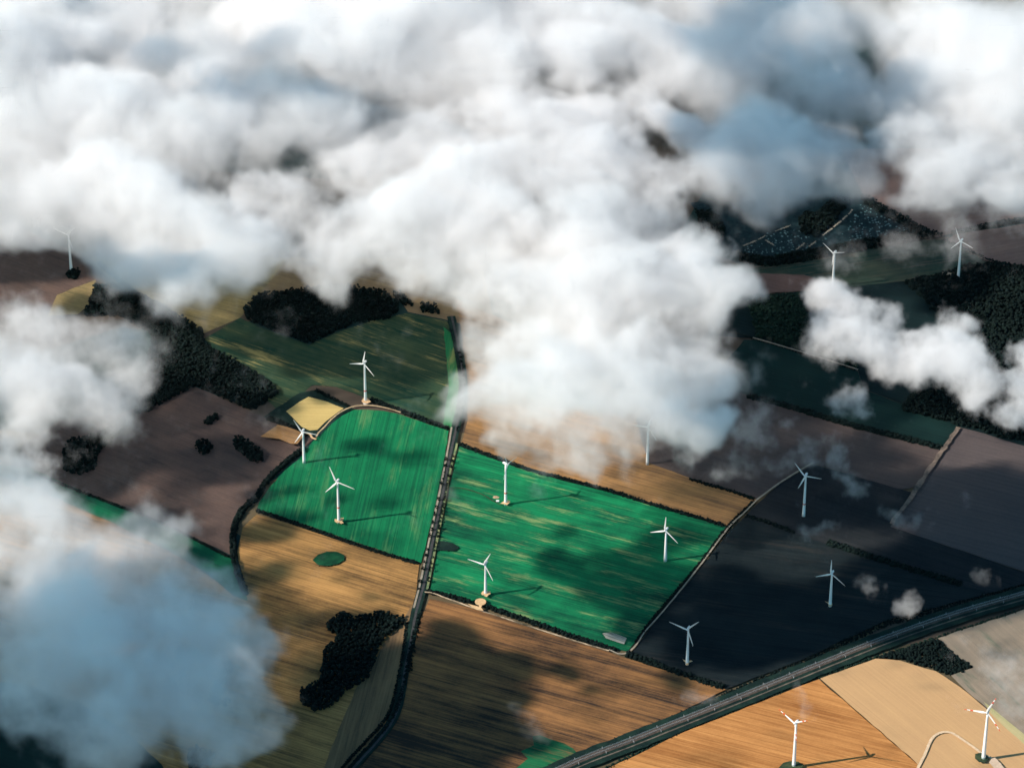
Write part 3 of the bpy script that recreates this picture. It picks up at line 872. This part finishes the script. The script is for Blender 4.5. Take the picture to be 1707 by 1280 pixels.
pad('cross shaped sandy pad beside the round sandy patch', (809.5, 994), [(-7.5, 0), (-5, -3.5), (0, -4.5), (4, -3), (8, -4), (8, 1), (5, 2), (2, 6), (-1.5, 5), (-2, 2), (-6, 3)])
pad('irregular sandy pad in the left green field', (565, 873), [(-7, -3), (-3, -2.5), (3, -4), (8, -5), (8, -1), (5, 0), (8, 4), (4, 5.5), (0, 3), (-4, 3.5), (-7, 1)])
pad('square sandy pad in the large green field', (843, 842.5), [(-9, 2), (-2, -2.5), (6, -3), (8, -1), (2, 4.5), (-2, 3)])
pad('sandy pad of the upper turbine', (609.5, 673), [(-7, 1), (-4, -4), (2, -4.5), (6, -1), (9, 2), (3, 5), (-4, 4)])
pad('three armed sandy pad in the dark field corner', (1145.5, 1109), [(-8, -5), (-3, -3), (4, -3), (9, -2), (3, 1), (1, 5), (-3, 5), (-2, 1), (-6, -2)])
pad('three armed sandy pad above the railway', (1383.5, 1012.5), [(-9, -5), (-3, -3), (3, -2), (4, 1), (1, 4), (-3, 3.5), (-3, 0)])
pad('pale hard standing beside the striped turbine', (1652, 1272), [(-4, 4), (0, -2), (6, -4), (14, 4), (24, 16), (10, 20)], mat_plain('hard_standing', (0.48, 0.36, 0.26), (0.58, 0.45, 0.33), 0.2))
pad('dark weeds round the striped turbine', (1638, 1268), [(-13, -6), (-4, -8), (6, -5), (9, 0), (4, 8), (-6, 8), (-13, 2)], VERGE)
pad('green weeds round the turbine in the orange stubble', (1323, 1280), [(-26, 6), (-18, -3), (-6, -6), (8, -5), (16, 2), (10, 10), (-16, 12)], VERGE)
pad('round sandy crane patch below the turbine', (801, 1009), [(9.5 * math.cos(a * 0.4488), 6 * math.sin(a * 0.4488)) for a in range(14)])
pad('sandy track end below the round patch', (792, 1016), [(-12, -4), (-2, -1), (6, 1), (8, -4), (12, -3), (10, 3), (14, 7), (12, 8), (2, 6), (-4, 3)])
pad('narrow sandy pad of the far turbine', (1578, 463), [(-12, 0), (-6, -4.5), (10, -1), (9, 3), (-6, 1)], TRACK_DIM)
pad('orange sheet painted as the sunlit corner behind the left turbine', (478, 732), [(-44, 2), (-14, -18), (2, -14), (18, -8), (28, -3), (26, 4), (18, 14), (8, 14), (-12, 6)], ORANGE_TAN)  # sunlit corner of the brown field, painted as an orange sheet


def heap(label, px, rx, ry, h, seed, mat):
    p = at(*px)
    rs = np.random.RandomState(seed)
    bm = bmesh.new()
    bmesh.ops.create_uvsphere(bm, u_segments=14, v_segments=8, radius=1.0)
    for v in bm.verts:
        k = 1 + rs.uniform(-0.15, 0.15)
        v.co = Vector((v.co.x * rx * k, v.co.y * ry * k, max(-0.2, v.co.z * h * k)))
    o = obj('earth_heap', to_mesh('earth_heap', bm), mat, None, (p.x, p.y, 0.0))
    return tag(o, label, 'earth heap')


heap('pale earth heap left of the banded turbine', (827, 830), 8.0, 5.5, 3.0, 1, mat_plain('heap_earth', (0.34, 0.24, 0.15), (0.48, 0.34, 0.22), 0.4))

root = bpy.data.objects.new('transformer_hut', None)
COL.objects.link(root)
p = at(829.5, 836.5)
root.location = (p.x, p.y, 0)
tag(root, 'small white hut beside the pale earth heap', 'hut')
bm = bmesh.new()
bmesh.ops.create_cube(bm, size=1.0, matrix=Matrix.Translation((0, 0, 1.5)) @ Matrix.Diagonal((5.2, 3.6, 3.0, 1)))
obj('wall', to_mesh('wall', bm), WHITE, root)
bm = bmesh.new()
vs = [bm.verts.new(c) for c in ((-2.9, -2.1, 3.0), (2.9, -2.1, 3.0), (2.9, 2.1, 3.0), (-2.9, 2.1, 3.0), (-2.9, 0, 3.9), (2.9, 0, 3.9))]
for f in ((0, 1, 5, 4), (2, 3, 4, 5), (0, 4, 3), (1, 2, 5), (3, 2, 1, 0)):
    bm.faces.new([vs[i] for i in f])
obj('roof', to_mesh('roof', bm), WHITE, root)
bm = bmesh.new()
bmesh.ops.create_cube(bm, size=1.0, matrix=Matrix.Translation((0.8, -1.84, 1.1)) @ Matrix.Diagonal((1.2, 0.08, 2.1, 1)))
obj('door', to_mesh('door', bm), STEEL, root)


# ------------------------------------------------------------------ railway: rails and masts of the overhead line
RL = smooth_line(RAIL_MID, 10)


def along(L, s):
    for a, b in zip(L[:-1], L[1:]):
        d = (b - a).length
        if s <= d:
            t = (b - a).normalized()
            return a + t * s, t
        s -= d
    return None


def rail(label, off):
    bm = bmesh.new()
    prev = None
    for i, p in enumerate(RL):
        d = (RL[min(i + 1, len(RL) - 1)] - RL[max(i - 1, 0)]).normalized()
        nr = Vector((-d.y, d.x, 0))
        z0 = LAYER[0] + 0.02
        q = [bm.verts.new((*(p + nr * (off + s)).xy, z)) for s, z in ((-0.12, z0), (-0.12, z0 + 0.35), (0.12, z0 + 0.35), (0.12, z0))]
        if prev:
            for k in range(3):
                bm.faces.new((prev[k], prev[k + 1], q[k + 1], q[k]))
        prev = q
    return tag(obj('rail', to_mesh('rail', bm), STEEL), label, 'rail', 'rails of the railway')


for lab, o_ in (('outer rail of the upper railway track', 5.75), ('inner rail of the upper railway track', 4.25), ('inner rail of the lower railway track', -0.25), ('outer rail of the lower railway track', -1.75)):
    rail(lab, o_)


def make_mast(side):
    root = bpy.data.objects.new('catenary_mast', None)
    COL.objects.link(root)
    obj('pole', to_mesh('pole', lathe([(0.42, 0), (0.26, 9.5)], 8)), STEEL, root)
    bm = bmesh.new()
    for z, ln, ang in ((8.6, 3.6, 8), (6.6, 3.6, 14)):
        mt = Matrix.Translation((0, 0, z)) @ Matrix.Rotation(rad(90 - ang) * side, 4, 'Y') @ Matrix.Translation((0, 0, ln / 2))
        bmesh.ops.create_cone(bm, cap_ends=True, segments=6, radius1=0.16, radius2=0.12, depth=ln, matrix=mt)
    obj('arm', to_mesh('arm', bm), STEEL, root)
    return root


mp = {1: make_mast(1), -1: make_mast(-1)}
mu = {1: False, -1: False}
s = 18.0
count = {1: 0, -1: 0}
while True:
    r = along(RL, s)
    s += 56.0
    if r is None:
        break
    p, t = r
    nr = Vector((-t.y, t.x, 0))
    for side, off, word in ((-1, -5.2, 'lower'), (1, 9.2, 'upper')):
        q = p + nr * off
        d = q - _C
        u, v = 853.5 + FPX * d.x / d.dot(_F), 640 - FPX * d.dot(_U) / d.dot(_F)
        if not (-5 < u < 1712 and v < 1285):
            continue
        o = copy_tree(mp[side]) if mu[side] else mp[side]
        mu[side] = True
        count[side] += 1
        o.location = (q.x, q.y, 0)
        o.rotation_euler.z = math.atan2(nr.y, nr.x) + math.pi
        tag(o, 'thin steel mast, ' + nth(count[side]) + ' from the left on the ' + word + ' side of the railway', 'railway mast', 'masts of the overhead line')

# ------------------------------------------------------------------ clouds: each one a volume grown from soft billows and broken up by turbulence
VOX = 6.2
cm, cnt = nodes_of('cloud_droplets')
CT = NT(cnt)
c_out = CT.n('ShaderNodeOutputMaterial')
c_pv = CT.n('ShaderNodeVolumePrincipled')
c_pv.inputs['Color'].default_value = (1.0, 1.0, 1.0, 1.0)
c_pv.inputs['Density'].default_value = 1.0
c_pv.inputs['Density Attribute'].default_value = 'density'
c_pv.inputs['Anisotropy'].default_value = 0.1
cnt.links.new(c_pv.outputs[0], c_out.inputs['Volume'])


def cloud(label, billows, sigma=0.022, amp=1.0, soft=0.75, size=150.0, seed=0.0, vox=None, detail=5.0, rough=0.66, thr=0.42, place=None):
    """billows: (photo x, photo y, height above ground, radius in photo pixels, flatness, weight)"""
    vox = vox or VOX
    B = []
    for b in billows:
        u, v, alt, r = b[:4]
        flat = b[4] if len(b) > 4 else 0.7
        w = b[5] if len(b) > 5 else 1.0
        p = (place or at)(u, v, alt)
        R = 1.5 * r * mpp(u, v, 0.0 if place else alt)
        B.append((p, R, R * flat, w))
    g = 1.25
    lo = Vector([min(p[i] - (R if i < 2 else H) * g for p, R, H, w in B) for i in range(3)])
    hi = Vector([max(p[i] + (R if i < 2 else H) * g for p, R, H, w in B) for i in range(3)])
    lo.z = max(lo.z, 45.0)
    res = [max(4, int((hi[i] - lo[i]) / (vox if i < 2 else vox * 0.8)) + 1) for i in range(3)]
    ng = bpy.data.node_groups.new('cloud_growth', 'GeometryNodeTree')
    ng.interface.new_socket('Geometry', in_out='INPUT', socket_type='NodeSocketGeometry')
    ng.interface.new_socket('Geometry', in_out='OUTPUT', socket_type='NodeSocketGeometry')
    T = NT(ng)
    out = T.n('NodeGroupOutput')
    pos = T.n('GeometryNodeInputPosition').outputs[0]
    # warp of the billows by turbulence, then the sum of their falloffs
    off = (seed * 97.0 + 11.0, seed * 31.0, seed * 13.0)
    po = T.vec('ADD', pos, off)

    def warp(scale, amt, det):
        wn_ = T.n('ShaderNodeTexNoise')
        T.put(wn_.inputs['Vector'], po)
        wn_.inputs['Scale'].default_value = 1.0 / scale
        wn_.inputs['Detail'].default_value = det
        wn_.inputs['Roughness'].default_value = 0.6
        return T.vec('MULTIPLY', T.vec('SUBTRACT', wn_.outputs[1], (0.5, 0.5, 0.5)), (amt, amt, amt * 0.7))
    w1 = warp(size * 1.6, size * 1.7, 4.0)
    q = T.vec('ADD', pos, w1)
    acc = None
    for p, R, H, w in B:
        d = T.vec('MULTIPLY', T.vec('SUBTRACT', q, tuple(p)), (1.0 / R, 1.0 / R, 1.0 / H))
        s = T.math('SUBTRACT', 1.0, T.vec('DOT_PRODUCT', d, d), clamp=True)
        s = T.math('MULTIPLY', s, s)
        acc = s if acc is None else T.math('ADD', acc, s)
    cov = T.math('MULTIPLY', acc, 1.5, clamp=True)
    n1 = T.noise(T.vec('ADD', po, w1), 1.0 / size, detail, rough)
    n2 = T.noise(T.vec('MULTIPLY', po, (1.0, 1.0, 0.8)), 3.1 / size, 4.0, 0.74)
    nz = T.math('ADD', T.math('MULTIPLY', T.math('SUBTRACT', n1, 0.52), 2.2 * amp), T.math('MULTIPLY', T.math('SUBTRACT', n2, 0.5), 1.55 * amp))
    f = T.math('ADD', T.math('SUBTRACT', cov, thr), nz)
    dn = T.math('DIVIDE', f, soft, clamp=True)
    dn = T.math('MULTIPLY', T.math('POWER', dn, 1.4), sigma)
    # flat-ish, ragged underside: nothing below about 60 m
    sx = T.n('ShaderNodeSeparateXYZ')
    ng.links.new(pos, sx.inputs[0])
    dn = T.math('MULTIPLY', dn, T.step(sx.outputs[2], 50.0, 130.0))
    vc = T.n('GeometryNodeVolumeCube')
    T.put(vc.inputs['Density'], dn)
    vc.inputs['Min'].default_value = lo
    vc.inputs['Max'].default_value = hi
    for k, a in enumerate('XYZ'):
        vc.inputs['Resolution ' + a].default_value = res[k]
    sm = T.n('GeometryNodeSetMaterial')
    sm.inputs['Material'].default_value = cm
    ng.links.new(vc.outputs[0], sm.inputs[0])
    ng.links.new(sm.outputs[0], out.inputs[0])
    me = bpy.data.volumes.new('cloud')
    me.materials.append(cm)
    o = obj('cloud', me)
    md = o.modifiers.new('growth', 'NODES')
    md.node_group = ng
    tag(o, label, 'cloud', 'clouds drifting low over the farmland')
    print('cloud', res, res[0] * res[1] * res[2] / 1e6, len(B))
    return o


A = 290
cloud('broad white cloud bank over the upper left corner', [
    (30, 60, A, 150), (130, 40, A, 130), (235, 20, A, 90), (40, 220, A, 150), (160, 200, A, 120), (50, 330, A, 90), (200, 320, A, 110),
    (300, 240, A, 95), (340, 150, A, 75), (400, 110, A, 60), (390, 200, A, 70), (300, 360, A, 105), (220, 430, A, 70), (330, 455, A, 75), (400, 420, A, 70), (-80, 150, A, 160), (-90, 330, A, 100), (110, 385, A, 55), (150, 410, A, 40), (60, 390, A, 50), (118, 365, A, 60), (310, 0, A, 60), (310, -50, A, 80)], seed=1, size=230, thr=0.32, vox=5.2)
cloud('large bright billowing cloud across the centre', [
    (470, 330, A, 65), (520, 400, A, 75), (600, 300, A, 75), (690, 240, A, 75), (760, 220, A, 65), (860, 210, A, 80), (900, 290, A, 90), (1000, 250, A, 80), (1080, 300, A, 75),
    (640, 400, A, 95), (760, 360, A, 110), (760, 290, A, 80), (820, 300, A, 80), (960, 330, A, 80), (880, 390, A, 110), (1000, 380, A, 110), (1100, 360, A, 55), (560, 450, A, 55), (700, 455, A, 65),
    (830, 480, A, 80), (930, 500, A, 110), (1040, 480, A, 100), (1130, 450, A, 80), (1175, 520, A, 65), (860, 590, A, 70), (950, 620, A, 110), (1070, 600, A, 110), (1165, 620, A, 75),
    (850, 680, A, 55), (940, 710, A, 55), (1040, 680, A, 75), (1130, 690, A, 70), (1190, 720, A, 45), (910, 770, 230, 28), (880, 725, 250, 48), (815, 640, 270, 48), (960, 745, 240, 42), (1060, 735, 250, 46), (970, 200, A, 60), (1010, 190, A, 50), (800, 700, 250, 40), (795, 560, 280, 48), (800, 620, 270, 45), (860, 748, 230, 36), (960, 765, 230, 32), (1160, 745, 230, 40), (440, 320, A, 50), (420, 370, A, 55), (930, 200, A, 60)], seed=2, size=175, thr=0.36, vox=4.8)
cloud('soft white cloud deck along the top edge', [
    (440, 40, A, 60), (530, 50, A, 120), (660, 60, A, 110), (760, 40, A, 100), (880, 40, A, 110), (1000, 60, A, 110), (1100, 80, A, 65), (1130, 20, A, 55), (1060, 180, A, 60), (1120, 230, A, 50), (1090, 130, A, 65),
    (560, -60, A, 120), (760, -70, A, 130), (960, -60, A, 120), (850, 110, A, 70), (780, 90, A, 60), (960, 130, A, 60)], seed=3, size=240, thr=0.30)
cloud('thin blue grey cloud hanging between the bright ones', [
    (1200, 120, A, 100), (1290, 60, A, 90), (1250, 240, A, 100), (1370, 150, A, 90), (1330, 260, A, 90), (1180, 300, A, 60), (1270, 320, A, 60), (1400, 260, A, 60),
    (520, 180, A, 90), (600, 200, A, 80), (480, 260, A, 60), (300, 90, A, 90), (700, 160, A, 80), (820, 150, A, 80), (1000, 170, A, 80), (1220, -30, A, 90), (1350, -20, A, 100), (1420, 40, A, 60), (335, -10, A, 80), (385, 30, A, 55)], seed=5, sigma=.014, size=260, thr=0.28)
cloud('tall white cloud in the upper right corner', [
    (1540, 60, A, 95), (1660, 60, A, 120), (1520, 160, A, 75), (1620, 180, A, 110), (1700, 220, A, 90), (1500, 240, A, 55), (1590, 280, A, 75), (1690, 310, A, 55), (1540, 310, A, 45), (1760, 120, A, 120)], seed=4, size=200, thr=0.36, vox=5.2)
cloud('small ragged white cloud above the dark forest', [
    (1385, 495, 220, 50), (1400, 560, 220, 60), (1450, 530, 220, 50), (1480, 590, 220, 55), (1540, 600, 220, 55), (1595, 535, 220, 38), (1590, 590, 220, 55), (1610, 640, 220, 50), (1425, 670, 220, 40), (1630, 680, 220, 28)], seed=6, size=85, vox=3.4, sigma=.036, soft=0.65, thr=0.46, detail=6.0)
cloud('cloud scraps at the right edge above the forest', [(1700, 590, 220, 42), (1700, 680, 220, 45), (1690, 640, 220, 25), (1740, 620, 220, 60)], seed=9, size=85, vox=3.4, sigma=.034, soft=0.65, thr=0.46, detail=6.0)
cloud('rounded white cloud at the left edge', [(30, 570, 200, 85), (120, 570, 200, 75), (200, 600, 200, 60), (60, 650, 200, 85), (150, 660, 200, 75), (40, 720, 200, 50), (-40, 620, 200, 100)], seed=7, size=120, vox=4.2, thr=0.40)
cloud('blue grey cloud filling the lower left corner', [
    (60, 900, A, 120), (120, 950, A, 70), (200, 930, A, 90), (330, 990, A, 85), (90, 1070, A, 135), (250, 1090, A, 130), (440, 1200, A, 50), (50, 1190, A, 80), (360, 1080, A, 70), (390, 1080, A, 80), (330, 1180, A, 90), (430, 1150, A, 60), (370, 1230, A, 55), (20, 800, A, 70), (60, 840, A, 60),
    (180, 1200, A, 80), (260, 870, A, 60), (-60, 1000, A, 110), (420, 1090, A, 65), (300, 930, A, 60), (400, 1200, A, 60), (120, 945, 330, 55), (70, 930, 330, 40)], seed=8, sigma=.019, size=150, vox=5.2, thr=0.38)


def over(u, v, h):
    """the place h metres up on the sun's ray to a photographed point of the ground"""
    return at(u, v) + sd * (h / sd.z)


def shade_cloud(label, spots, **kw):
    """an added upper cloud, unseen outside the frame, placed to shade the given places"""
    return cloud(label, [(u, v, 1500.0, r, 0.6) for u, v, r in spots], place=over, **kw)


for lab, bl, sg in (
        ('thin slanting wisp right of the turbine in the dark field', [(1382, 735, 160, 22), (1398, 765, 160, 22), (1412, 790, 160, 24), (1425, 815, 160, 18)], .016),
        ('faint wisps above the turbine in the dark field', [(1340, 745, 170, 26), (1335, 770, 170, 24), (1300, 770, 170, 22), (1318, 715, 170, 16)], .012),
        ('small wisp over the hedge in the dark field', [(1340, 900, 150, 20), (1362, 885, 150, 22), (1385, 870, 150, 14)], .014),
        ('small grey puff above the railway', [(1510, 1008, 150, 26), (1522, 1000, 150, 20)], .018),
        ('tiny grey puff left of the puff above the railway', [(1445, 972, 150, 16), (1455, 985, 150, 13)], .014),
        ('faint wisp over the mauve furrowed field', [(1470, 862, 150, 18), (1495, 872, 150, 18), (1520, 866, 150, 16), (1605, 826, 150, 14), (1550, 850, 150, 12)], .011),
        ('pale wisp at the railway below the right fields', [(1640, 958, 120, 14), (1625, 955, 120, 12)], .010),
        ('grey veil over the fallow field at the lower right', [(1650, 1090, 170, 34), (1690, 1120, 170, 50), (1670, 1160, 170, 30), (1720, 1170, 170, 50), (1610, 1070, 170, 20)], .0085),
        ('thin wisp above the striped turbine in the stubble', [(1338, 1165, 130, 20), (1345, 1185, 130, 16), (1335, 1150, 130, 12)], .009),
        ('faint puff where the hedge meets the railway', [(1160, 1165, 120, 18), (1180, 1162, 120, 16), (1145, 1168, 120, 12)], .010),
        ('faint wisp over the streaked brown field', [(885, 1210, 130, 24), (870, 1185, 130, 20), (900, 1230, 130, 20)], .0045),
        ('shreds of cloud below the large cloud', [(1250, 720, 200, 40), (1240, 770, 200, 34), (1210, 790, 190, 30), (1280, 690, 200, 26), (1130, 760, 190, 34)], .009),
        ('curling wisp over the top edge of the large green field', [(915, 790, 170, 22), (905, 815, 160, 20), (925, 770, 170, 18)], .012),
        ('thin veil hanging between the left clouds', [(20, 760, 220, 55), (30, 820, 220, 60), (60, 790, 220, 40)], .020),
        ('white scrap left of the plantation', [(1212, 410, 200, 18), (1222, 425, 200, 14)], .018),
        ('thin fog in front of the far reddish field', [(1600, 350, 220, 50), (1680, 350, 220, 50), (1520, 330, 220, 35), (1590, 372, 200, 24), (1600, 415, 200, 50), (1400, 425, 200, 45), (1500, 410, 200, 40)], .0065)):
    cloud(lab, bl, sigma=sg, size=60.0, seed=len(lab) * 1.7 + bl[0][0] * 0.01, vox=3.0, amp=1.7, soft=0.9, thr=0.5)

shade_cloud('added unseen high cloud beyond the left edge, shading the lower fields', [(585, 1130, 45), (560, 1190, 60), (640, 1130, 70), (700, 1100, 55), (760, 1090, 50), (800, 1130, 55), (700, 1190, 90), (800, 1190, 60), (850, 1105, 40), (620, 1240, 100), (760, 1260, 70), (860, 1240, 45), (940, 1120, 26), (990, 1150, 22), (430, 1270, 85), (340, 1210, 80), (700, 1380, 90), (230, 870, 45), (330, 920, 34), (480, 1340, 140), (330, 1330, 130), (620, 1340, 120), (800, 1320, 60), (100, 1000, 120), (250, 1000, 90), (150, 1200, 140), (250, 1120, 60), (740, 1050, 40), (610, 1035, 30), (760, 1080, 60), (820, 1150, 60), (720, 1120, 50), (1150, 1130, 36), (20, 1130, 110), (60, 1250, 120), (-20, 1020, 70)], seed=21, sigma=.22, vox=10, size=110, thr=0.34)
shade_cloud('second added unseen high cloud beyond the left edge, shading the right fields', [(960, 950, 35), (1000, 990, 45), (1080, 970, 75), (1130, 900, 50), (1040, 1040, 50), (965, 895, 20), (1250, 1010, 90), (1420, 1000, 80), (1350, 1040, 80), (1550, 980, 110), (1210, 1060, 80), (1480, 1040, 60), (1650, 860, 120), (1620, 960, 90), (1690, 1000, 60), (790, 925, 12)], seed=22, sigma=.22, vox=10, size=110, thr=0.34)
shade_cloud('third added unseen high cloud beyond the left edge, shading the left fields', [(60, 780, 110), (170, 760, 80), (30, 440, 70), (110, 445, 40), (130, 505, 36), (440, 570, 55), (520, 600, 50), (600, 600, 50), (680, 620, 40), (450, 880, 35), (500, 870, 20), (470, 950, 30), (420, 975, 26), (620, 745, 26), (670, 760, 24), (700, 745, 14), (440, 830, 24), (560, 840, 16), (620, 850, 16), (490, 820, 16), (680, 720, 14), (560, 970, 16), (640, 1000, 18), (560, 660, 20), (470, 680, 30)], seed=23, sigma=.22, vox=10, size=100, thr=0.34)
shade_cloud('fourth added unseen high cloud beyond the top edge, shading the upper right', [(1720, 300, 90), (1560, 400, 90), (1680, 420, 90), (1610, 490, 50)], seed=24, sigma=.22, vox=10, thr=0.34)
shade_cloud('thin added unseen high cloud beyond the upper left corner, dimming the lower clouds', [(800, 334, 60), (640, 264, 60), (930, 345, 55), (810, 250, 50), (1560, 250, 80), (1640, 330, 70), (1600, 180, 80), (1540, 340, 60), (420, 1200, 60), (560, 1250, 60)], seed=25, sigma=.07, vox=12, thr=0.3)
